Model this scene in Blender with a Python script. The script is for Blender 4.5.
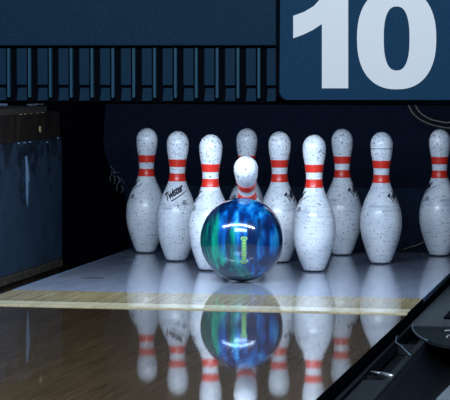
import bpy, bmesh, math, random
from mathutils import Vector, Matrix

for o in list(bpy.data.objects):
    bpy.data.objects.remove(o, do_unlink=True)
C = bpy.context.scene.collection
rnd = random.Random(7)
PI = math.pi

# ------------------------------------------------------------------ camera
F_PX = 2275.9
CAM = Vector((1.13028, -5.99862, 0.59048))
YAW, PITCH, ROLL = -0.194487, -0.061779, 0.0004


def cam_axes():
    cy, sy, cp, sp = math.cos(YAW), math.sin(YAW), math.cos(PITCH), math.sin(PITCH)
    rt = Vector((cy, -sy, 0))
    fw = Vector((sy * cp, cy * cp, sp))
    up = rt.cross(fw)
    cr, sr = math.cos(ROLL), math.sin(ROLL)
    return rt * cr + up * sr, up * cr - rt * sr, fw


R_, U_, F_ = cam_axes()
cd = bpy.data.cameras.new('camera')
cam = bpy.data.objects.new('camera', cd)
C.objects.link(cam)
m = Matrix.Identity(4)
for i in range(3):
    m[i][0], m[i][1], m[i][2], m[i][3] = R_[i], U_[i], -F_[i], CAM[i]
cam.matrix_world = m
cd.sensor_fit = 'HORIZONTAL'
cd.sensor_width = 36
cd.lens = F_PX / 450 * 36
cd.clip_end = 100
bpy.context.scene.camera = cam


def at(px, py, ax, val):
    """point of the place seen at a pixel, on the plane axis = val"""
    d = F_ + R_ * ((px - 225) / F_PX) + U_ * ((200 - py) / F_PX)
    t = (val - CAM[ax]) / d[ax]
    return CAM + d * t


# ------------------------------------------------------------------ world and lights
sc = bpy.context.scene
sc.view_settings.view_transform = 'Standard'
sc.view_settings.look = 'None'
sc.view_settings.gamma = 1
sc.view_settings.use_curve_mapping = False
sc.view_settings.exposure = 0.0
w = bpy.data.worlds.new('dim_hall')
sc.world = w
w.use_nodes = True
bg = w.node_tree.nodes['Background']
bg.inputs[0].default_value = (0.20, 0.34, 0.64, 1)
bg.inputs[1].default_value = 0.22


def area(name, loc, target, sx, sy, power, col):
    d = bpy.data.lights.new(name, 'AREA')
    d.shape = 'RECTANGLE'
    d.size, d.size_y = sx, sy
    d.energy = power
    d.color = col
    o = bpy.data.objects.new(name, d)
    o.location = loc
    o.rotation_euler = (Vector(target) - Vector(loc)).to_track_quat('-Z', 'Y').to_euler()
    C.objects.link(o)
    return o


# the strip lamp over the pins, behind the masking unit
area('pin_light', (0, -0.590, 0.585), (0, 0.0, 0.0), 1.15, 0.012, 17.5, (0.67, 0.83, 1.0))
# the lamps of the hall that light the mask and the lane from the bowlers' side
area('hall_light', (0.4, -3.6, 2.3), (0.1, -0.6, 0.5), 2.4, 0.8, 100, (0.78, 0.90, 1.0))


# ------------------------------------------------------------------ materials
def new_mat(name, col=(0.5, 0.5, 0.5), rough=0.5, spec=0.5, metal=0.0, coat=0.0, coat_rough=0.03):
    mt = bpy.data.materials.new(name)
    mt.use_nodes = True
    b = mt.node_tree.nodes['Principled BSDF']
    b.inputs['Base Color'].default_value = (*col, 1)
    b.inputs['Roughness'].default_value = rough
    b.inputs['Specular IOR Level'].default_value = spec
    b.inputs['Metallic'].default_value = metal
    b.inputs['Coat Weight'].default_value = coat
    b.inputs['Coat Roughness'].default_value = coat_rough
    return mt


class N:
    """short node helper"""
    def __init__(s, mt):
        s.t = mt.node_tree
        s.b = s.t.nodes['Principled BSDF']

    def n(s, typ, **kw):
        nd = s.t.nodes.new(typ)
        for k, v in kw.items():
            setattr(nd, k, v)
        return nd

    def l(s, a, b):
        s.t.links.new(a, b)

    def coords(s, scale=(1, 1, 1), loc=(0, 0, 0), rot=(0, 0, 0), rand=False):
        tc = s.n('ShaderNodeTexCoord')
        mp = s.n('ShaderNodeMapping')
        mp.inputs['Scale'].default_value = scale
        mp.inputs['Location'].default_value = loc
        mp.inputs['Rotation'].default_value = rot
        s.l(tc.outputs['Object'], mp.inputs['Vector'])
        if rand:
            oi = s.n('ShaderNodeObjectInfo')
            mu = s.n('ShaderNodeMath', operation='MULTIPLY')
            mu.inputs[1].default_value = 37.0
            s.l(oi.outputs['Random'], mu.inputs[0])
            ad = s.n('ShaderNodeVectorMath', operation='ADD')
            s.l(mp.outputs[0], ad.inputs[0])
            s.l(mu.outputs[0], ad.inputs[1])
            return ad.outputs[0]
        return mp.outputs[0]

    def noise(s, vec, scale, detail=2, rough=0.5, dist=0.0):
        nd = s.n('ShaderNodeTexNoise')
        nd.inputs['Scale'].default_value = scale
        nd.inputs['Detail'].default_value = detail
        nd.inputs['Roughness'].default_value = rough
        nd.inputs['Distortion'].default_value = dist
        s.l(vec, nd.inputs['Vector'])
        return nd.outputs['Fac']

    def ramp(s, fac, stops, interp='LINEAR'):
        nd = s.n('ShaderNodeValToRGB')
        cr = nd.color_ramp
        cr.interpolation = interp
        while len(cr.elements) < len(stops):
            cr.elements.new(0.5)
        for e, (p, c) in zip(cr.elements, stops):
            e.position = p
            e.color = (*c, 1) if len(c) == 3 else c
        s.l(fac, nd.inputs[0])
        return nd.outputs[0]

    def mix(s, fac, a, b, mode='MIX'):
        nd = s.n('ShaderNodeMix', data_type='RGBA', blend_type=mode)
        for v, i in ((fac, 0), (a, 6), (b, 7)):
            if isinstance(v, (int, float)):
                nd.inputs[i].default_value = v
            elif isinstance(v, tuple):
                nd.inputs[i].default_value = (*v, 1)
            else:
                s.l(v, nd.inputs[i])
        return nd.outputs[2]

    def bump(s, h, strength=0.2, dist=0.01):
        nd = s.n('ShaderNodeBump')
        nd.inputs['Strength'].default_value = strength
        nd.inputs['Distance'].default_value = dist
        s.l(h, nd.inputs['Height'])
        s.l(nd.outputs[0], s.b.inputs['Normal'])


W1, B0 = (1, 1, 1), (0, 0, 0)


def pin_material():
    mt = new_mat('pin_white_plastic', rough=0.38, coat=0.25, coat_rough=0.15)
    k = N(mt)
    v = k.coords(rand=True)
    big = k.noise(v, 14, 3)
    base = k.ramp(big, [(0.3, (0.64, 0.68, 0.76)), (0.65, (0.84, 0.86, 0.90))])
    # small dark chips
    sp = k.noise(v, 150, 3, 0.65)
    tc = k.n('ShaderNodeTexCoord')
    sx = k.n('ShaderNodeSeparateXYZ')
    k.l(tc.outputs['Object'], sx.inputs[0])
    # more chips towards the crown of the pin
    mr = k.n('ShaderNodeMapRange')
    mr.inputs[1].default_value, mr.inputs[2].default_value = 0.27, 0.37
    mr.inputs[3].default_value, mr.inputs[4].default_value = 0.0, 0.045
    k.l(sx.outputs[2], mr.inputs[0])
    ad = k.n('ShaderNodeMath', operation='ADD')
    k.l(sp, ad.inputs[0])
    k.l(mr.outputs[0], ad.inputs[1])
    dots = k.ramp(ad.outputs[0], [(0.615, B0), (0.675, (0.9, 0.9, 0.9))])
    c1 = k.mix(dots, base, (0.05, 0.055, 0.08))
    # scratches that run around the body
    v2 = k.coords(scale=(1, 1, 9), rand=True)
    scr = k.noise(v2, 26, 3, 0.7)
    sm = k.ramp(scr, [(0.56, B0), (0.70, (0.7, 0.7, 0.7))])
    c2 = k.mix(sm, c1, (0.30, 0.33, 0.42))
    # the worn ring round the belly
    fine = k.noise(v, 330, 2, 0.6)
    fm = k.ramp(fine, [(0.58, B0), (0.70, (0.5, 0.5, 0.5))])
    c2 = k.mix(fm, c2, (0.22, 0.24, 0.32))
    ring = k.ramp(sx.outputs[2], [(0.150, B0), (0.156, (0.5, 0.5, 0.5)), (0.160, (0.2, 0.2, 0.2)), (0.1645, (0.2, 0.2, 0.2)), (0.169, (0.65, 0.65, 0.65)), (0.174, B0)])
    wob = k.noise(v, 30, 2)
    wr = k.ramp(wob, [(0.38, B0), (0.6, W1)])
    rf = k.mix(1.0, ring, wr, 'MULTIPLY')
    c3 = k.mix(rf, c2, (0.25, 0.28, 0.38))
    k.l(c3, k.b.inputs['Base Color'])
    return mt


def stripe_material():
    mt = new_mat('pin_red_stripe', rough=0.4, coat=0.2, coat_rough=0.15)
    k = N(mt)
    v = k.coords(rand=True)
    f = k.noise(v, 120, 3, 0.7)
    c = k.ramp(f, [(0.3, (0.80, 0.028, 0.012)), (0.63, (0.74, 0.026, 0.012)), (0.75, (0.30, 0.05, 0.05))])
    k.l(c, k.b.inputs['Base Color'])
    return mt


def ball_material():
    mt = new_mat('pearl_resin', rough=0.15, spec=0.5, coat=1.0, coat_rough=0.03)
    k = N(mt)
    v = k.coords(scale=(1, 0.5, 0.07), rot=(0, 0.13, 0))
    f = k.noise(v, 40, 4, 0.58, 0.08)
    blue = k.ramp(f, [(0.30, (0.001, 0.005, 0.03)), (0.44, (0.001, 0.026, 0.14)), (0.55, (0.002, 0.11, 0.38)), (0.66, (0.03, 0.30, 0.58))])
    green = k.ramp(f, [(0.32, (0.0, 0.03, 0.05)), (0.48, (0.0, 0.24, 0.15)), (0.58, (0.01, 0.46, 0.24)), (0.74, (0.12, 0.62, 0.38))])
    g = k.noise(k.coords(scale=(1, 1, 0.3), rot=(0, 0.3, 0)), 9, 3, 0.55, 0.4)
    tc = k.n('ShaderNodeTexCoord')
    sx = k.n('ShaderNodeSeparateXYZ')
    k.l(tc.outputs['Object'], sx.inputs[0])
    mx = k.n('ShaderNodeMath', operation='MULTIPLY_ADD')
    mx.inputs[1].default_value = -3.0
    mx.inputs[2].default_value = 0.0
    k.l(sx.outputs[0], mx.inputs[0])
    mz = k.n('ShaderNodeMath', operation='MULTIPLY_ADD')
    mz.inputs[1].default_value = -1.5
    k.l(sx.outputs[2], mz.inputs[0])
    k.l(mx.outputs[0], mz.inputs[2])
    ad = k.n('ShaderNodeMath', operation='ADD')
    k.l(g, ad.inputs[0])
    k.l(mz.outputs[0], ad.inputs[1])
    gm = k.ramp(ad.outputs[0], [(0.53, B0), (0.63, W1)])
    c = k.mix(gm, blue, green)
    # broad dark streaks
    dk = k.noise(k.coords(scale=(1, 1, 0.22), loc=(3, 1, 0), rot=(0, -0.2, 0)), 17, 3, 0.6, 0.3)
    dm = k.ramp(dk, [(0.43, (0.94, 0.94, 0.94)), (0.55, B0)])
    c = k.mix(dm, c, (0.002, 0.008, 0.04))
    k.l(c, k.b.inputs['Base Color'])
    k.b.inputs['Metallic'].default_value = 0.25
    return mt


def wood_lane(name, c0, c1, c2, rough=0.35):
    mt = new_mat(name, rough=rough, coat=1.0, coat_rough=0.035)
    mt.node_tree.nodes['Principled BSDF'].inputs['Coat IOR'].default_value = 1.7
    k = N(mt)
    v = k.coords(scale=(1, 0.05, 1))
    grain = k.noise(v, 90, 5, 0.65, 0.2)
    col = k.ramp(grain, [(0.3, c0), (0.5, c1), (0.7, c2)])
    # boards of 26 mm laid along the lane
    br = k.n('ShaderNodeTexBrick')
    br.inputs['Scale'].default_value = 1.0
    br.inputs['Mortar Size'].default_value = 0.0007
    br.inputs['Brick Width'].default_value = 1.3
    br.inputs['Row Height'].default_value = 0.0268
    br.inputs['Color1'].default_value = (0.82, 0.82, 0.82, 1)
    br.inputs['Color2'].default_value = (1, 1, 1, 1)
    br.inputs['Mortar'].default_value = (0.6, 0.55, 0.5, 1)
    k.l(k.coords(rot=(0, 0, PI / 2), loc=(0.013, 0.2, 0)), br.inputs['Vector'])
    c = k.mix(0.8, col, br.outputs[0], 'MULTIPLY')
    k.l(c, k.b.inputs['Base Color'])
    return mt


def deck_material():
    mt = new_mat('deck_laminate', rough=0.3, coat=1.0, coat_rough=0.05)
    mt.node_tree.nodes['Principled BSDF'].inputs['Coat IOR'].default_value = 1.6
    k = N(mt)
    v = k.coords(scale=(1, 0.25, 1))
    f = k.noise(v, 25, 4, 0.6)
    c = k.ramp(f, [(0.3, (0.22, 0.25, 0.34)), (0.7, (0.30, 0.33, 0.43))])
    f2 = k.noise(k.coords(), 60, 4, 0.7)
    d = k.ramp(f2, [(0.70, B0), (0.80, (0.4, 0.4, 0.4))])
    c = k.mix(d, c, (0.03, 0.03, 0.045))
    k.l(c, k.b.inputs['Base Color'])
    return mt


def speckle_plastic(name, a, b, rough=0.55, scale=220, bump=0.15):
    mt = new_mat(name, rough=rough, spec=0.4)
    k = N(mt)
    f = k.noise(k.coords(), scale, 3, 0.7)
    k.l(k.ramp(f, [(0.3, a), (0.7, b)]), k.b.inputs['Base Color'])
    k.bump(k.noise(k.coords(), scale * 1.6, 2), bump, 0.002)
    return mt


def kickback_material():
    mt = new_mat('kickback_blue_panel', rough=0.5, spec=0.4)
    k = N(mt)
    f = k.noise(k.coords(), 11, 5, 0.6)
    base = k.ramp(f, [(0.3, (0.018, 0.036, 0.066)), (0.7, (0.036, 0.064, 0.106))])
    tc = k.n('ShaderNodeTexCoord')
    sx = k.n('ShaderNodeSeparateXYZ')
    k.l(tc.outputs['Object'], sx.inputs[0])
    # rubbed black patches near the top edge
    p = k.noise(k.coords(), 13, 5, 0.65, 0.4)
    mr = k.n('ShaderNodeMapRange')
    mr.inputs[1].default_value, mr.inputs[2].default_value = 0.20, 0.345
    mr.inputs[3].default_value, mr.inputs[4].default_value = -0.12, 0.12
    k.l(sx.outputs[2], mr.inputs[0])
    ad = k.n('ShaderNodeMath', operation='ADD')
    k.l(p, ad.inputs[0])
    k.l(mr.outputs[0], ad.inputs[1])
    pm = k.ramp(ad.outputs[0], [(0.49, B0), (0.58, (0.85, 0.85, 0.85))])
    c = k.mix(pm, base, (0.006, 0.010, 0.018))
    k.l(c, k.b.inputs['Base Color'])
    return mt


def plywood_material():
    mt = new_mat('dark_plywood', rough=0.7, spec=0.2)
    k = N(mt)
    f = k.noise(k.coords(scale=(1, 1, 0.25)), 22, 5, 0.65)
    k.l(k.ramp(f, [(0.32, (0.006, 0.006, 0.008)), (0.5, (0.020, 0.014, 0.011)), (0.72, (0.05, 0.028, 0.014))]), k.b.inputs['Base Color'])
    return mt


M = {}


def dull(n):
    M[n].node_tree.nodes['Principled BSDF'].inputs['Specular IOR Level'].default_value = 0.12


M['pin'] = pin_material()
M['stripe'] = stripe_material()
M['base'] = new_mat('pin_base_nylon', (0.02, 0.022, 0.03), 0.5)
M['ink'] = new_mat('black_ink', (0.012, 0.014, 0.03), 0.45)
M['ball'] = ball_material()
M['mark'] = new_mat('yellow_green_print', (0.20, 0.34, 0.06), 0.4)
M['mark_dark'] = new_mat('blue_green_print', (0.06, 0.22, 0.13), 0.3, coat=0.4)
M['deck'] = deck_material()
M['lane_lit'] = wood_lane('lit_lane_boards', (0.24, 0.185, 0.09), (0.36, 0.285, 0.15), (0.48, 0.40, 0.24))  # lane boards under the pin light, its lit band put into the colour
M['lane_pale_strip'] = wood_lane('pale_strip_boards', (0.80, 0.68, 0.40), (0.86, 0.76, 0.50), (0.9, 0.82, 0.58))  # paler strip closing the lit band, brightness put into its colour
M['lane'] = wood_lane('brown_lane_boards', (0.13, 0.080, 0.036), (0.19, 0.122, 0.056), (0.25, 0.165, 0.08))  # same lane past the lit band, its shade put into a darker brown
M['mask'] = speckle_plastic('mask_blue_plastic', (0.003, 0.020, 0.044), (0.007, 0.034, 0.068), 0.6, 260)
dull('mask')
M['number_panel'] = speckle_plastic('number_panel_blue_plastic', (0.004, 0.036, 0.086), (0.009, 0.055, 0.116), 0.6, 260)
dull('number_panel')
M['fin'] = speckle_plastic('grille_fin_plastic', (0.008, 0.055, 0.100), (0.014, 0.08, 0.135), 0.45, 260)
M['black'] = new_mat('black_recess', (0.002, 0.0025, 0.005), 0.9, 0.03)
M['digit'] = new_mat('white_digit_film', (0.86, 0.88, 0.90), 0.5)
M['flap'] = speckle_plastic('flap_vinyl', (0.004, 0.010, 0.028), (0.010, 0.022, 0.050), 0.7, 60, 0.3)
M['curtain'] = speckle_plastic('pit_curtain_vinyl', (0.0015, 0.0045, 0.015), (0.0045, 0.010, 0.027), 0.8, 60, 0.3)
dull('flap')
dull('curtain')
M['thread'] = new_mat('frayed_thread', (0.13, 0.16, 0.20), 0.8)
M['kick'] = kickback_material()
M['ply'] = plywood_material()
M['chip'] = new_mat('raw_wood_chip', (0.65, 0.45, 0.22), 0.8)
M['streak'] = new_mat('bare_panel_core', (0.20, 0.33, 0.50), 0.7)
M['trimwood'] = speckle_plastic('worn_trim_wood', (0.008, 0.009, 0.011), (0.10, 0.08, 0.058), 0.7, 45)
M['gutter'] = speckle_plastic('black_gutter_plastic', (0.004, 0.006, 0.009), (0.018, 0.024, 0.030), 0.45, 180)
M['gutter_grey'] = speckle_plastic('grey_gutter_plastic', (0.004, 0.007, 0.010), (0.034, 0.044, 0.050), 0.6, 110)
M['gutter_edge'] = new_mat('worn_gutter_edge', (0.16, 0.23, 0.30), 0.4)
M['bare_metal'] = new_mat('bare_metal', (0.75, 0.78, 0.82), 0.3, metal=0.7)
M['cable'] = new_mat('cable_rubber', (0.012, 0.012, 0.012), 0.4)
M['cable_gloss'] = new_mat('olive_cable_rubber', (0.022, 0.021, 0.014), 0.4)
M['grime'] = speckle_plastic('grimy_plank', (0.02, 0.016, 0.014), (0.07, 0.055, 0.045), 0.7, 70)
M['edge_metal'] = new_mat('deck_edge_metal', (0.10, 0.16, 0.26), 0.35, metal=0.4)
M['division'] = speckle_plastic('division_cap_grey', (0.16, 0.20, 0.22), (0.26, 0.30, 0.32), 0.5, 120)


# ------------------------------------------------------------------ mesh helpers
def obj(name, bm, mats, parent=None, smooth=False):
    me = bpy.data.meshes.new(name)
    bmesh.ops.recalc_face_normals(bm, faces=bm.faces)
    bm.to_mesh(me)
    bm.free()
    for mt in (mats if isinstance(mats, (list, tuple)) else [mats]):
        me.materials.append(mt)
    if smooth:
        for p in me.polygons:
            p.use_smooth = True
    o = bpy.data.objects.new(name, me)
    C.objects.link(o)
    if parent:
        o.parent = parent
    return o


def tag(o, label, cat, group=None):
    o['label'] = label
    o['category'] = cat
    if group:
        o['group'] = group
    return o


def structure(o):
    o['kind'] = 'structure'
    return o


def empty(name, loc=(0, 0, 0)):
    o = bpy.data.objects.new(name, None)
    o.location = loc
    o.empty_display_size = 0.05
    C.objects.link(o)
    return o


def box(bm, x0, x1, y0, y1, z0, z1, bev=0.0, mi=0):
    r = bmesh.ops.create_cube(bm, size=1)
    vs = r['verts']
    for v in vs:
        v.co = Vector(((x0 + x1) / 2 + v.co.x * (x1 - x0), (y0 + y1) / 2 + v.co.y * (y1 - y0), (z0 + z1) / 2 + v.co.z * (z1 - z0)))
    fs = {f for v in vs for f in v.link_faces}
    for f in fs:
        f.material_index = mi
    if bev > 0:
        es = list({e for v in vs for e in v.link_edges})
        bmesh.ops.bevel(bm, geom=es, offset=bev, segments=2, affect='EDGES', profile=0.5)


def prism(bm, pts, y0, y1, axis=1, mi=0):
    """a polygon (a, b) extruded along an axis between y0 and y1"""
    def mk(a, b, c):
        return (a, c, b) if axis == 1 else ((c, a, b) if axis == 0 else (a, b, c))
    v0 = [bm.verts.new(mk(a, b, y0)) for a, b in pts]
    v1 = [bm.verts.new(mk(a, b, y1)) for a, b in pts]
    f = [bm.faces.new(v0), bm.faces.new(v1[::-1])]
    n = len(pts)
    for i in range(n):
        f.append(bm.faces.new((v0[i], v0[(i + 1) % n], v1[(i + 1) % n], v1[i])))
    for q in f:
        q.material_index = mi
    return f


def lathe(bm, prof, seg=48, mi=0):
    rings = []
    for r, z in prof:
        if r < 1e-6:
            rings.append([bm.verts.new((0, 0, z))])
        else:
            rings.append([bm.verts.new((r * math.cos(2 * PI * k / seg), r * math.sin(2 * PI * k / seg), z)) for k in range(seg)])
    for a, b in zip(rings, rings[1:]):
        for k in range(seg):
            k2 = (k + 1) % seg
            if len(a) == 1 and len(b) == 1:
                continue
            if len(a) == 1:
                f = bm.faces.new((a[0], b[k], b[k2]))
            elif len(b) == 1:
                f = bm.faces.new((a[k], a[k2], b[0]))
            else:
                f = bm.faces.new((a[k], a[k2], b[k2], b[k]))
            f.material_index = mi


def tube(bm, pts, r, seg=10, r_end=None):
    pts = [Vector(p) for p in pts]
    n = len(pts)
    rings = []
    prev = None
    for i, p in enumerate(pts):
        t = (pts[min(i + 1, n - 1)] - pts[max(i - 1, 0)]).normalized()
        ref = Vector((0, 0, 1)) if abs(t.z) < 0.9 else Vector((1, 0, 0))
        if prev is None:
            u = t.cross(ref).normalized()
        else:
            u = (prev - t * prev.dot(t)).normalized()
        prev = u
        v = t.cross(u)
        rr = r if r_end is None else r + (r_end - r) * i / (n - 1)
        rings.append([bm.verts.new(p + (u * math.cos(2 * PI * k / seg) + v * math.sin(2 * PI * k / seg)) * rr) for k in range(seg)])
    for a, b in zip(rings, rings[1:]):
        for k in range(seg):
            bm.faces.new((a[k], a[(k + 1) % seg], b[(k + 1) % seg], b[k]))
    bm.faces.new(rings[0][::-1])
    bm.faces.new(rings[-1])


def smooth_path(pts, n=8):
    pts = [Vector(p) for p in pts]
    out = []
    P = [pts[0] * 2 - pts[1]] + pts + [pts[-1] * 2 - pts[-2]]
    for i in range(1, len(P) - 2):
        for k in range(n):
            t = k / n
            a, b, c, d = P[i - 1], P[i], P[i + 1], P[i + 2]
            out.append(0.5 * ((2 * b) + (c - a) * t + (2 * a - 5 * b + 4 * c - d) * t * t + (3 * b - a - 3 * c + d) * t ** 3))
    out.append(pts[-1])
    return out


# ------------------------------------------------------------------ the setting
LW = 0.527           # half the lane's width
Y_JOINT, Y_STRIP0, Y_STRIP1, Y_BACK = -0.40, -0.655, -0.737, 0.895

bm = bmesh.new()
box(bm, -LW, LW, Y_JOINT, Y_BACK, -0.045, 0.0)
deck = structure(obj('floor_pin_deck', bm, M['deck']))
bm = bmesh.new()      # scuff left on the deck by the corner
pts = [at(80, 278.3, 2, 0.0004), at(92, 277.2, 2, 0.0004), at(105, 277.6, 2, 0.0004), at(104, 278.5, 2, 0.0004), at(90, 278.5, 2, 0.0004)]
prism(bm, [(p.x, p.y) for p in pts], 0.0002, 0.0008, axis=2)
obj('scuff_mark', bm, M['gutter_grey'], deck)
bm = bmesh.new()
box(bm, LW, LW + 0.003, Y_JOINT, Y_BACK, -0.010, 0.0012)
box(bm, -LW, -LW + 0.003, Y_JOINT, Y_BACK, 0.0001, 0.0008)
box(bm, LW, LW + 0.002, Y_JOINT, Y_BACK, -0.045, -0.0101, mi=1)
obj('edge_strip', bm, [M['edge_metal'], M['black']], deck)

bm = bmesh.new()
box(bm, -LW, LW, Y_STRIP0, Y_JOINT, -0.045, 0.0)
structure(obj('floor_lane_end', bm, M['lane_lit']))
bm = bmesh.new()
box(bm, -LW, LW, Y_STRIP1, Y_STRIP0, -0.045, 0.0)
structure(obj('floor_lane_strip', bm, M['lane_pale_strip']))
bm = bmesh.new()
SL, ZL = -0.003, -0.003     # the lane lies a touch below the deck and rises gently towards the bowler
prism(bm, [(Y_STRIP1, ZL), (Y_STRIP1, -0.045), (-6.6, -0.065), (-6.6, ZL + (-6.6 - Y_STRIP1) * SL)], -LW, LW, axis=0)
structure(obj('floor_lane', bm, M['lane']))
bm = bmesh.new()      # dark side board under the lane edges
for s in (-1, 1):
    a, b = sorted((s * LW, s * (LW - 0.03)))
    box(bm, a, b, -6.6, Y_BACK, -0.12, -0.066)
    a, b = sorted((s * LW, s * (LW + 0.0015)))
    box(bm, a, b, -6.6, Y_JOINT, -0.12, -0.024)
    prism(bm, [(Y_JOINT, -0.0006), (Y_STRIP1, -0.0006), (Y_STRIP1 - 0.001, ZL - 0.0006), (-6.6, ZL + (-6.6 - Y_STRIP1) * SL - 0.0006), (-6.6, -0.06), (Y_JOINT, -0.03)], a, b, axis=0)
structure(obj('trim_lane_side', bm, M['black']))
bm = bmesh.new()      # tail plank behind the deck
box(bm, -0.50, 0.60, Y_BACK, 1.02, -0.06, -0.006, 0.002)
structure(obj('trim_tail_plank', bm, M['grime']))
bm = bmesh.new()
box(bm, -1.15, 1.15, -6.6, 1.75, -0.16, -0.12)
structure(obj('floor_pit', bm, M['black']))
bm = bmesh.new()
box(bm, -1.15, 1.15, 1.65, 1.75, -0.12, 1.25)
structure(obj('wall_back', bm, M['black']))
bm = bmesh.new()
box(bm, -1.15, 1.15, -0.56, 1.75, 1.25, 1.30)
structure(obj('added_roof', bm, M['black']))  # added unseen roof, keeps the world light out of the pit

# left kickback: plank wall beside the pins, blue panel below, plywood above
KX = -0.762
wl = structure(empty('wall_left', (KX, 0.9, -0.12)))


def wl_part(name, bm, mt):
    o = obj(name, bm, mt, wl)
    o.matrix_parent_inverse = Matrix.Translation((-KX, -0.9, 0.12))
    return o


bm = bmesh.new()
box(bm, KX - 0.04, KX - 0.006, -0.50, 0.94, -0.12, 0.426, 0.001)
wl_part('core_board', bm, M['ply'])
bm = bmesh.new()
box(bm, KX - 0.006, KX, -0.50, 0.942, -0.037, 0.347, 0.002)
wl_part('blue_panel', bm, M['kick'])
bm = bmesh.new()      # worn white streak torn into the blue panel
L = [(x + 9.2, y + 0.5) for x, y in [(16.2, 156), (17.6, 155), (18.6, 163), (19.6, 172), (20, 180), (19.0, 183), (19.0, 192), (18.2, 206), (17.2, 197), (16.8, 184), (16.6, 170)]]
prism(bm, [(at(x, y, 0, KX).y, at(x, y, 0, KX).z) for x, y in L], KX - 0.001, KX + 0.0008, axis=0)
wl_part('torn_streak', bm, M['streak'])
bm = bmesh.new()      # small pale nail heads along the top of the panel
for x, y in ((18.5, 143.3), (24.5, 142.6), (30, 142), (47, 142.3), (58, 138)):
    p = at(x, y, 0, KX)
    box(bm, KX - 0.001, KX + 0.002, p.y - 0.006, p.y + 0.006, p.z - 0.002, p.z + 0.002)
wl_part('panel_nails', bm, M['streak'])
bm = bmesh.new()
p = at(39.8, 128.5, 0, KX - 0.006)
prism(bm, [(p.y - 0.012, p.z + 0.004), (p.y, p.z + 0.008), (p.y + 0.012, p.z + 0.003), (p.y + 0.006, p.z - 0.013), (p.y - 0.006, p.z - 0.01)], KX - 0.008, KX - 0.0045, axis=0)
wl_part('wood_chip', bm, M['chip'])
bm = bmesh.new()
box(bm, KX - 0.006, KX + 0.006, -0.50, 0.93, -0.062, -0.038, 0.002)
wl_part('bottom_rail', bm, M['trimwood'])
bm = bmesh.new()      # the dark ledge on top, set back from the face
box(bm, KX - 0.20, KX - 0.012, -0.50, 0.82, 0.426, 0.446, 0.003)
wl_part('top_ledge', bm, M['grime'])
bm = bmesh.new()
box(bm, KX - 0.20, KX - 0.04, -0.50, 0.94, -0.12, 0.426)
wl_part('inner_body', bm, M['black'])
bm = bmesh.new()      # splinters along the plywood's top edge
for i in range(5):
    yy = 0.52 + 0.06 * i + rnd.uniform(-.015, .015)
    box(bm, KX - 0.014, KX - 0.007, yy, yy + rnd.uniform(.008, .014), 0.4262, 0.4262 + rnd.uniform(.0006, .0016))
wl_part('splinters', bm, M['chip'])

bm = bmesh.new()
box(bm, 0.762, 0.80, -0.50, 1.65, -0.12, 0.46, 0.002)
box(bm, 0.80, 1.15, -0.50, 1.65, -0.12, 0.44)
structure(obj('wall_right', bm, M['kick']))
bm = bmesh.new()      # low division between this lane and the next
box(bm, 0.757, 0.90, -6.6, -0.50, -0.12, -0.03, 0.004)
div = structure(obj('trim_division_right', bm, M['gutter']))
bm = bmesh.new()
prism(bm, [(at(x, y, 2, -0.028).x, at(x, y, 2, -0.028).y) for x, y in ((436, 400), (445, 391), (452, 384), (470, 384), (470, 402))], -0.0305, -0.026, axis=2)
obj('cap_plate', bm, M['division'], div)

# ------------------------------------------------------------------ gutters
def gutter_profile(x0, x1, depth, n=16):
    pts = []
    for i in range(n + 1):
        t = i / n
        pts.append((x0 + (x1 - x0) * t, -0.034 - depth * math.sin(PI * t) ** 0.8))
    return pts


def gutter(root, s):
    """half round channel towards the bowler, flat trough beside the pins"""
    bm = bmesh.new()
    pr = gutter_profile(0.598, 0.752, 0.045)
    prism(bm, [(s * x, z) for x, z in pr] + [(s * x, z - 0.006) for x, z in pr[::-1]], -6.6, -0.80)
    obj('channel', bm, M['gutter'], root, True)
    bm = bmesh.new()
    # flat trough with a curved front edge
    out = [(s * 0.535, Y_BACK)]
    arc = [(0.5345, -0.68), (0.545, -0.79), (0.560, -0.88), (0.588, -0.985), (0.625, -1.07), (0.665, -1.12), (0.71, -1.15), (0.752, -1.155)]
    arc = [(v.x, v.y) for v in smooth_path([(a, b, 0) for a, b in arc], 4)]
    prism(bm, [(s * 0.535, Y_BACK)] + [(s * a, b) for a, b in arc] + [(s * 0.752, Y_BACK)], -0.033, -0.026, axis=2)
    flat = obj('flat_trough', bm, M['gutter_grey'], root)
    bm = bmesh.new()
    tube(bm, [(s * a, b, -0.0268) for a, b in arc[2:15]], 0.0018, 8)
    obj('worn_lip', bm, M['gutter_edge'], flat, True)
    bm = bmesh.new()      # dark groove cover running down the middle of the trough
    box(bm, *sorted((s * 0.600, s * 0.680)), -0.62, Y_BACK, -0.0262, -0.020, 0.002)
    obj('groove_liner', bm, M['black'], flat)
    # hollow ledge along the lane
    bm = bmesh.new()
    a, b = sorted((s * 0.528, s * 0.536))
    box(bm, a, b, -6.6, -0.62, -0.055, -0.030)
    a, b = sorted((s * 0.584, s * 0.600))
    box(bm, a, b, -6.6, -0.86, -0.06, -0.033, 0.002)
    box(bm, *sorted((s * 0.536, s * 0.584)), -6.6, -0.70, -0.07, -0.062)
    led = obj('ledge', bm, M['gutter'], root)
    bm = bmesh.new()
    box(bm, *sorted((s * 0.5345, s * 0.5375)), -6.6, -0.66, -0.032, -0.0285)
    box(bm, *sorted((s * 0.5845, s * 0.598)), -6.6, -0.90, -0.034, -0.0315)
    obj('ledge_rim', bm, M['gutter_grey'], led)
    for y0, y1 in ((-1.95, -1.60), (-2.75, -2.05)):
        bm = bmesh.new()
        box(bm, *sorted((s * 0.540, s * 0.583)), y0, y1, -0.06, -0.036, 0.002)
        obj('ledge_cover', bm, M['gutter_grey'], led)
    for y in (-1.02, -1.53):
        bm = bmesh.new()
        box(bm, *sorted((s * 0.538, s * 0.586)), y - 0.006, y + 0.006, -0.06, -0.038)
        obj('ledge_rib', bm, M['gutter'], led)


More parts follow.
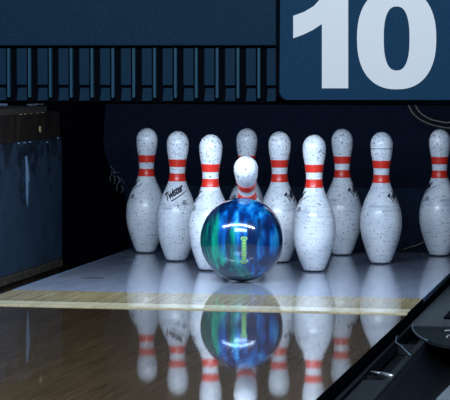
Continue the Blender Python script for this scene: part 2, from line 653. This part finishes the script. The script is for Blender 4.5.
gr = tag(empty('gutter', (0.64, -1, -0.12)), 'black plastic gutter with hollow ledge on the right of the lane', 'gutter', 'gutters beside the lane')
gl = tag(empty('gutter', (-0.64, -1, -0.12)), 'shadowed black gutter on the left, under the blue panelled side wall', 'gutter', 'gutters beside the lane')
for root, s in ((gr, 1), (gl, -1)):
    n0 = set(C.objects)
    gutter(root, s)
    for o in set(C.objects) - n0:
        if o.parent == root:
            o.matrix_parent_inverse = Matrix.Translation(-root.location - Vector((0, 0, 0.0 if s > 0 else 0.05)))

bm = bmesh.new()
pa, pb, pc = at(371, 371.5, 2, -0.029), at(381, 373.6, 2, -0.029), at(392.5, 376.3, 2, -0.029)
tube(bm, [pa, pb], 0.0016, 8, 0.003)
tube(bm, [pb, pc], 0.0042, 8)
tag(obj('metal_clip', bm, M['bare_metal'], None, True), 'shiny silver metal strip lying across the ledge of the right gutter', 'clip')
bm = bmesh.new()
tube(bm, smooth_path([at(397, 335.5, 2, -0.024), at(396, 342, 2, -0.026), at(401, 346, 2, -0.026), at(410, 355, 2, -0.0265)], 4), 0.0018, 8)
tag(obj('bent_wire', bm, M['gutter_edge'], None, True), 'thin bent grey wire sticking up from the right gutter near its curved lip', 'wire')
for pxs, name in (([(445, 331), (449, 330.5), (455, 332)], 0), ([(447, 337.5), (448, 335.5), (452, 336), (456, 338)], 1)):
    bm = bmesh.new()
    tube(bm, smooth_path([at(x, y, 2, -0.0225) for x, y in pxs], 4), 0.0025, 8)
    tag(obj('plastic_scrap', bm, M['bare_metal'], None, True), ('upper' if name == 0 else 'lower') + ' of two pale scraps on the gutter trough at the right photo edge', 'scrap')

# ------------------------------------------------------------------ masking unit
YM = -0.66
mask = tag(empty('masking_unit', (0, YM, 0.47)), 'dark blue masking unit with grille and lane number hanging over the pins', 'masking unit')
MI = Matrix.Translation((0, -YM, -0.47))


def mk(name, bm, mt, parent=None, smooth=False):
    o = obj(name, bm, mt, parent or mask, smooth)
    if parent is None:
        o.matrix_parent_inverse = MI
    return o


def mz(py, y=YM, px=225):
    return at(px, py, 1, y).z


def mxx(px, py=75, y=YM):
    return at(px, py, 1, y).x


XL, XS = -1.10, mxx(276.3)
bm = bmesh.new()
box(bm, XL, XS, YM, YM + 0.016, mz(45.6), 1.30, 0.003)
mk('upper_panel', bm, M['mask'])
bm = bmesh.new()
box(bm, XL, 1.10, YM + 0.016, YM + 0.03, mz(102.6), 1.30)
mk('backing', bm, M['black'])
bm = bmesh.new()
box(bm, XL, 1.10, YM + 0.030, YM + 0.040, 0.482, 0.56)
mk('added_light_cutoff', bm, M['black'])  # added hidden plate, cuts the pin light at the front of the lit band
bm = bmesh.new()
k = -27
zt, zb = mz(48.3), mz(85.6)
while True:
    fx = 8.0 + 20.87 * k
    if fx > 262:
        break
    # fin with a rounded foot
    x = mxx(fx)
    z0 = mz(97)
    hw = 0.0030
    pts = [(x - hw, mz(48)), (x + hw, mz(48))]
    for j in range(7):
        a = -PI * j / 6
        pts.append((x + hw * math.cos(a), z0 + hw * math.sin(a)))
    prism(bm, pts, YM + 0.004, YM + 0.016, mi=1)
    # wide slat and the short block under it
    a, b = mxx(fx + 7.4), mxx(fx + (17.6 if k < 12 else 18.0))
    box(bm, a, b, YM + 0.010, YM + 0.016, zb, zt, 0.0015)
    a2, b2 = mxx(fx + 8.8), mxx(fx + 17.4)
    c2 = mxx(fx + 7.6)
    prism(bm, [(a2, mz(88.4)), (b2, mz(88.4)), (b2 + 0.001, mz(101)), (c2, mz(101.3))], YM + 0.009, YM + 0.016)
    k += 1
mk('vent_grille', bm, [M['mask'], M['fin']])

# number panel with a rounded bevelled lower corner
YP = YM - 0.012
x0, zbot, x1 = mxx(279.5, 75, YP), mz(99.6, YP), 1.10
r = 0.016
pts = []
for j in range(9):
    a = PI + (PI / 2) * j / 8
    pts.append((x0 + r + r * math.cos(a), zbot + r + r * math.sin(a)))
pts += [(x1, zbot), (x1, 1.30), (x0, 1.30)]
bm = bmesh.new()
prism(bm, pts, YP, YM + 0.016)
fr = [f for f in bm.faces if all(abs(v.co.y - YP) < 1e-6 for v in f.verts)]
es = list({e for f in fr for e in f.edges})
bmesh.ops.bevel(bm, geom=es, offset=0.006, segments=3, affect='EDGES', profile=0.5)
npan = mk('number_panel', bm, M['number_panel'])
bm = bmesh.new()      # dark shadow-gap frame behind the panel
box(bm, mxx(276.0), x0 + 0.03, YM - 0.002, YM + 0.016, mz(102.8), 1.30)
box(bm, mxx(276.0), 1.10, YM - 0.002, YM + 0.016, mz(102.8), mz(97))
mk('panel_gap', bm, M['black'])


def P2(px, py):
    q = at(px, py, 1, YP)
    return (q.x, q.z)


one = [(322, 88.3), (348.3, 88.3), (348.3, -13), (327, -13), (322, -3), (314, 6), (304, 12), (293.3, 15.8), (293.3, 38.3), (303, 34.8), (313, 30), (322, 24)]
bm = bmesh.new()
prism(bm, [P2(*p) for p in one], YP - 0.0015, YP + 0.001)
d1 = mk('digit_one', bm, M['digit'], npan)
bm = bmesh.new()
cx0, cy0 = 396.7, 38.5
outer, inner = [], []
for j in range(64):
    a = 2 * PI * j / 64
    c_, s_ = math.cos(a), math.sin(a)
    e = 2 / 2.35
    outer.append((cx0 + 39.6 * math.copysign(abs(c_) ** e, c_), cy0 + 50.8 * math.copysign(abs(s_) ** e, s_)))
    e = 2 / 2.5
    inner.append((cx0 + 12.9 * math.copysign(abs(c_) ** e, c_), cy0 + 32.0 * math.copysign(abs(s_) ** e, s_)))
vo = [[bm.verts.new((P2(*p)[0], y, P2(*p)[1])) for p in ring] for y in (YP - 0.0015, YP + 0.001) for ring in (outer, inner)]
for j in range(64):
    j2 = (j + 1) % 64
    bm.faces.new((vo[0][j], vo[0][j2], vo[1][j2], vo[1][j]))
    bm.faces.new((vo[2][j], vo[2][j2], vo[3][j2], vo[3][j]))
    bm.faces.new((vo[0][j], vo[0][j2], vo[2][j2], vo[2][j]))
    bm.faces.new((vo[1][j], vo[1][j2], vo[3][j2], vo[3][j]))
mk('digit_zero', bm, M['digit'], npan)

# ------------------------------------------------------------------ pit curtain
YC = 1.30
bm = bmesh.new()
edge = [at(106, 100, 1, YC), at(104.5, 120, 1, YC), at(103.2, 143, 1, YC), at(105, 152, 1, YC), at(108, 162, 1, YC), at(111, 170, 1, YC), at(116, 176, 1, YC), at(121, 184, 1, YC), at(125, 196, 1, YC), at(128, 215, 1, YC), at(130, 262, 1, YC)]
pts = [(-0.72, 1.2)] + [(p.x, p.z) for p in edge] + [(0.755, -0.09), (0.755, 1.2)]
prism(bm, pts, YC, YC + 0.02)
cur = tag(obj('pit_curtain', bm, M['curtain']), 'dark navy vinyl curtain with a torn left edge hanging behind the pins', 'curtain')
bm = bmesh.new()      # heavier padded lower flap, its top seam shows between the pins
za = at(400, 187.5, 1, YC).z
box(bm, -0.60, 0.755, YC - 0.012, YC - 0.001, -0.085, za, 0.004)
obj('lower_flap', bm, M['flap'], cur)
bm = bmesh.new()
for pth in ([(110, 166), (113, 169), (115, 173)], [(111, 171), (114, 173), (119, 172)], [(113, 175), (115, 179), (114, 184)],
            [(116, 176), (119, 178), (120, 183)], [(119, 181), (117, 186), (117, 191)], [(121, 185), (123, 189), (121, 193)],
            [(112, 173), (110, 178), (111, 181)], [(118, 178), (122, 180), (124, 184)]):
    tube(bm, smooth_path([at(x, y, 1, YC - 0.016) for x, y in pth], 4), 0.0012, 6)
obj('frayed_threads', bm, M['thread'], cur, True)

# hanging cables at the upper right
bm = bmesh.new()
tube(bm, smooth_path([at(405, 96, 1, 1.0), at(411, 110, 1, 1.0), at(417, 117, 1, 1.0), at(426, 122.5, 1, 1.0), at(437, 126, 1, 1.0), at(450, 128, 1, 1.0), at(470, 126, 1, 1.0), at(490, 100, 1, 1.0)], 8), 0.0055, 10)
tag(obj('cable', bm, M['cable_gloss'], None, True), 'thin olive cable sagging below the number panel at upper right', 'cable')
bm = bmesh.new()
tube(bm, smooth_path([at(412, 96, 1, 1.04), at(418, 110, 1, 1.04), at(428, 118, 1, 1.04), at(440, 121.5, 1, 1.04), at(452, 122, 1, 1.04), at(475, 112, 1, 1.04), at(490, 95, 1, 1.04)], 8), 0.008, 10)
tag(obj('cable', bm, M['cable'], None, True), 'thick black cable looping just above the thin olive cable', 'cable')
bm = bmesh.new()      # strap lying on the tail plank beside the last pin
pl_ = [at(402, 250.5, 1, 1.10), at(410, 247.5, 1, 1.10), at(418, 245, 1, 1.10), at(425, 241.5, 1, 1.10)]
tube(bm, smooth_path(pl_, 6), 0.007, 8)
tag(obj('hose', bm, M['cable'], None, True), 'dark hose lying behind the deck between the two rightmost standing pins', 'hose')

# rubble on the ledge of the left wall
for i, (px, sz) in enumerate(((31.0, 0.012), (36.5, 0.015), (41, 0.010))):
    q = at(px, 105.5, 2, 0.446)
    bm = bmesh.new()
    bmesh.ops.create_icosphere(bm, subdivisions=1, radius=sz)
    for v in bm.verts:
        v.co = Vector((v.co.x * 1.2, v.co.y * 1.4, v.co.z * 0.4)) * rnd.uniform(0.75, 1.15)
    lo = min(v.co.z for v in bm.verts)
    o = obj('paint_flake', bm, M['thread'])
    o.location = (KX - 0.05, at(px, 110, 0, KX - 0.05).y, 0.446 - lo)
    tag(o, ('leftmost', 'middle', 'rightmost')[i] + ' of three pale flakes on the ledge of the left side wall', 'flake', 'flakes on the left ledge')

# ------------------------------------------------------------------ bowling pins
INCH = 0.0254
TAB = [(0.0, 1.015), (0.12, 1.10), (0.75, 1.414), (2.25, 1.953), (3.375, 2.255), (4.5, 2.383), (5.875, 2.2815), (7.25, 1.8515), (8.625, 1.236), (9.375, 0.9825), (10.0, 0.8985), (10.875, 0.935), (11.75, 1.047), (12.625, 1.203), (13.6, 1.2735)]


def pin_radius(z):
    """radius in metres at height z in metres (Catmull-Rom through the regulation table)"""
    h = z / INCH
    if h >= 13.6:
        t = min(1.0, (h - 13.6) / 1.4)
        return INCH * 1.2735 * math.sqrt(max(0.0, 1 - t * t))
    for i in range(len(TAB) - 1):
        if TAB[i][0] <= h <= TAB[i + 1][0]:
            break
    p0, p1, p2, p3 = TAB[max(i - 1, 0)], TAB[i], TAB[i + 1], TAB[min(i + 2, len(TAB) - 1)]
    d = p2[0] - p1[0]
    m1 = (p2[1] - p0[1]) / max(p2[0] - p0[0], 1e-6)
    m2 = (p3[1] - p1[1]) / max(p3[0] - p1[0], 1e-6)
    if i == len(TAB) - 2:
        m2 = 0
    t = (h - p1[0]) / d
    return INCH * ((2 * t ** 3 - 3 * t ** 2 + 1) * p1[1] + (t ** 3 - 2 * t ** 2 + t) * d * m1 + (-2 * t ** 3 + 3 * t ** 2) * p2[1] + (t ** 3 - t ** 2) * d * m2)


def wrap(u, z, off):
    """a point printed on the pin: u metres round from the front, z up the pin"""
    r = pin_radius(z)
    a = u / r
    return Vector(((r + off) * math.sin(a), -(r + off) * math.cos(a), z))


def logo_mesh():
    bm = bmesh.new()
    cu = bpy.data.curves.new('logo_text', 'FONT')
    cu.body = 'Twister'
    cu.size = 0.030
    cu.shear = 0.45
    cu.offset = 0.0011
    cu.space_character = 0.86
    cu.resolution_u = 3
    to = bpy.data.objects.new('logo_text', cu)
    C.objects.link(to)
    dg = bpy.context.evaluated_depsgraph_get()
    me = bpy.data.meshes.new_from_object(to.evaluated_get(dg))
    bpy.data.objects.remove(to, do_unlink=True)
    xs = [v.co.x for v in me.vertices]
    wx = max(xs) - min(xs)
    off = min(xs)
    sx = 0.064 / wx
    flat = bmesh.new()
    flat.from_mesh(me)
    bpy.data.meshes.remove(me)
    for v in flat.verts:
        v.co.x = (v.co.x - off) * sx - 0.032
        v.co.y *= 1.0
        v.co.z = 0
    # tapered underline and the small approval marks below
    def poly(pts):
        flat.faces.new([flat.verts.new((a, b, 0)) for a, b in pts])
    n = 14
    top = [(-0.020 + 0.062 * i / n, -0.0060 - 0.001 * math.sin(PI * i / n)) for i in range(n + 1)]
    bot = [(-0.020 + 0.062 * i / n, -0.0100 + 0.0025 * i / n - 0.001 * math.sin(PI * i / n)) for i in range(n + 1)]
    for i in range(n):
        poly([top[i], top[i + 1], bot[i + 1], bot[i]])
    bmesh.ops.subdivide_edges(flat, edges=[e for e in flat.edges if e.calc_length() > 0.006], cuts=2)
    bmesh.ops.triangulate(flat, faces=flat.faces)
    a = math.radians(33)
    vm = {}
    for v in flat.verts:
        x, y = v.co.x * math.cos(a) - v.co.y * math.sin(a), v.co.x * math.sin(a) + v.co.y * math.cos(a)
        vm[v] = bm.verts.new(wrap(x - 0.004, 0.196 + y, 0.0006))
    for f in flat.faces:
        bm.faces.new([vm[v] for v in f.verts])
    flat.free()

    def strip(u0, u1, z0, z1):
        n = 4
        for i in range(n):
            a0, a1 = u0 + (u1 - u0) * i / n, u0 + (u1 - u0) * (i + 1) / n
            bm.faces.new([bm.verts.new(wrap(a0, z0, 0.0006)), bm.verts.new(wrap(a1, z0, 0.0006)), bm.verts.new(wrap(a1, z1, 0.0006)), bm.verts.new(wrap(a0, z1, 0.0006))])
    for u0, u1, z, h in ((0.017, 0.027, 0.1795, .0022), (0.015, 0.030, 0.1762, .0018), (0.013, 0.031, 0.1730, .0018), (0.017, 0.028, 0.1700, .0018), (0.0, 0.006, 0.1655, .003), (0.001, 0.005, 0.1605, .002)):
        strip(u0, u1, z - h / 2, z + h / 2)
    return bm


def make_pin():
    root = empty('bowling_pin')
    bm = bmesh.new()
    N_ = 90
    prof = [(0.0, 0.0035), (pin_radius(0.0035), 0.0035)]
    zz = [0.0035 + (0.381 - 0.0035) * (i / N_) for i in range(1, N_ - 3)]
    prof += [(pin_radius(z), z) for z in zz]
    for t in (0.60, 0.66, 0.72, 0.78, 0.83, 0.87, 0.91, 0.94, 0.965, 0.983, 0.995):
        z = (13.6 + 1.4 * t) * INCH
        if z > zz[-1]:
            prof.append((pin_radius(z), z))
    prof.append((0.0, 0.381))
    lathe(bm, prof, 64)
    obj('body', bm, M['pin'], root, True)
    for z0, z1 in ((0.2765, 0.2985), (0.2345, 0.2575)):
        bm = bmesh.new()
        p = [(pin_radius(z0) - 0.001, z0)] + [(pin_radius(z0 + (z1 - z0) * i / 10) + 0.0005, z0 + (z1 - z0) * i / 10) for i in range(11)] + [(pin_radius(z1) - 0.001, z1)]
        lathe(bm, p, 64)
        st = obj('neck_stripe', bm, M['stripe'], root, True)
        st['label'] = 'red stripe round the neck'
    bm = bmesh.new()
    lathe(bm, [(0.0, 0.0), (0.0245, 0.0), (0.0262, 0.0012), (0.0268, 0.0036), (0.0, 0.0036)], 48)
    b = obj('base_ring', bm, M['base'], root, True)
    b['label'] = 'black base ring'
    lg = obj('printed_script', logo_mesh(), M['ink'], root)
    lg['label'] = 'black handwritten style print'
    return root


def copy_pin(src):
    r_ = src.copy()
    C.objects.link(r_)
    for ch in list(src.children):
        c_ = ch.copy()
        C.objects.link(c_)
        c_.parent = r_
    return r_


# pixel of the pin's foot (front edge), lean in degrees (to the right), turn of the print, label
PINS = [
    ((143.6, 253.3), 0.9, -66, 'worn white pin with two red neck stripes, farthest left of all the pins'),
    ((174.3, 261.6), 0.9, 13, 'white pin with black script print facing front, second from the left'),
    ((207.8, 271.2), 0.6, -76, 'bright white pin close behind the blue ball on its left side'),
    ((244.6, 254.3), 0.35, -62, 'upright white pin at the back, mostly hidden by the ball and the toppling pin'),
    ((278.0, 262.8), 0.0, 84, 'white pin just right of the blue ball, partly covered by the ball'),
    ((312.6, 272.1), 0.0, -72, 'bright white pin standing nearest on the right of the ball'),
    ((340.9, 255.5), -0.1, 88, 'greyer white pin in the back row, tucked behind the nearest right pin'),
    ((379.5, 264.2), 0.3, 88, 'white pin with a dark scratch round its crown, second from the right'),
    ((438.4, 256.4), 0.0, -66, 'white pin standing alone at the far right, cut by the photo edge'),
]
proto = make_pin()
GP = 'bowling pins on the deck'
for i, (px, lean, turn, lab) in enumerate(PINS):
    o = proto if i == 0 else copy_pin(proto)
    q = at(*px, 2, 0.0)
    # tilt about the camera's line of sight, then the turn of the print
    ax = Vector((-math.sin(0.19), math.cos(0.19), 0))
    o.rotation_mode = 'QUATERNION'
    o.rotation_quaternion = Matrix.Rotation(math.radians(lean), 3, ax).to_quaternion() @ Matrix.Rotation(math.radians(turn), 3, 'Z').to_quaternion()
    o.location = (q.x, q.y + 0.024, 0.0002)
    tag(o, lab, 'bowling pin', GP)

# the head pin, struck and toppling with its crown towards the camera
hp = copy_pin(proto)
TH = math.radians(44)
hc = at(245.9, 168.0, 1, -0.032)
axis = Vector((0.10, -math.sin(TH), math.cos(TH))).normalized()
hp.rotation_quaternion = Vector((0, 0, 1)).rotation_difference(axis) @ Matrix.Rotation(math.radians(170), 3, 'Z').to_quaternion()
hp.location = hc - axis * 0.348
tag(hp, 'struck pin toppling forward over the top of the blue ball', 'bowling pin', GP)

bm = bmesh.new()      # the scratch round the crown of one pin
zc = 0.332
lathe(bm, [(pin_radius(zc) - 0.0005, zc), (pin_radius(zc) + 0.0004, zc + 0.0003), (pin_radius(zc + 0.0022) + 0.0004, zc + 0.0019), (pin_radius(zc + 0.0022) - 0.0005, zc + 0.0022)], 64)
for o in list(C.objects):
    if o.get('label', '').startswith('white pin with a dark scratch'):
        s_ = obj('crown_scratch', bm, M['ink'], o, True)
        break

# ------------------------------------------------------------------ bowling ball
BR = 0.1115
ball = empty('bowling_ball', (0.0085, -0.068, 0.0002))
tag(ball, 'glossy blue and green swirled bowling ball striking the front pin', 'bowling ball')
bm = bmesh.new()
bmesh.ops.create_uvsphere(bm, u_segments=96, v_segments=64, radius=BR)
bs = obj('shell', bm, M['ball'], ball, True)
bs.location = (0, 0, BR)


def on_ball(px, py, off=0.0006):
    """direction of a mark on the ball's face, as a point on its surface (ball's own frame)"""
    c_ = ball.location + Vector((0, 0, BR))
    d = (F_ + R_ * ((px - 225) / F_PX) + U_ * ((200 - py) / F_PX)).normalized()
    oc = CAM - c_
    b_ = oc.dot(d)
    disc = b_ * b_ - (oc.length_squared - BR * BR)
    p = CAM + d * (-b_ - math.sqrt(max(disc, 0))) - c_
    return p.normalized() * (BR + off)


def ball_patch(bm, x0, x1, y0, y1, nx=2, ny=8, off=0.0006):
    g = [[bm.verts.new(on_ball(x0 + (x1 - x0) * i / nx, y0 + (y1 - y0) * j / ny, off)) for i in range(nx + 1)] for j in range(ny + 1)]
    for j in range(ny):
        for i in range(nx):
            bm.faces.new((g[j][i], g[j][i + 1], g[j + 1][i + 1], g[j + 1][i]))


bm = bmesh.new()
ball_patch(bm, 241.6, 246.4, 237.6, 262.4, 2, 10, 0.0003)
for f in bm.faces:
    f.material_index = 1
path = []
cx, hw, yt, yb = 244.0, 3.4, 238.5, 261.5
for j in range(9):
    a = PI * j / 8
    path.append((cx + hw * math.cos(a), yt - hw * 0.6 * math.sin(a)))
for j in range(9):
    a = PI + PI * j / 8
    path.append((cx + hw * math.cos(a), yb - hw * 0.6 * math.sin(a)))
path.append(path[0])
for (a, b), (c_, d) in zip(path, path[1:]):
    k0 = 0.72
    q = [(a, b), (c_, d), (cx + (c_ - cx) * k0, 250 + (d - 250) * 0.94), (cx + (a - cx) * k0, 250 + (b - 250) * 0.94)]
    bm.faces.new([bm.verts.new(on_ball(*p)) for p in q])
for y, wd in ((240.5, 1.4), (243.5, 1.6), (246.5, 1.2), (249.5, 1.6), (252.5, 1.3), (255.5, 1.6), (258.5, 1.4)):
    ball_patch(bm, cx - wd, cx + wd, y - 0.9, y + 0.9, 1, 1)
mkk = obj('printed_mark', bm, [M['mark'], M['mark_dark']], ball)
mkk.location = (0, 0, BR)
mkk['label'] = 'upright yellow green print on the front of the ball'
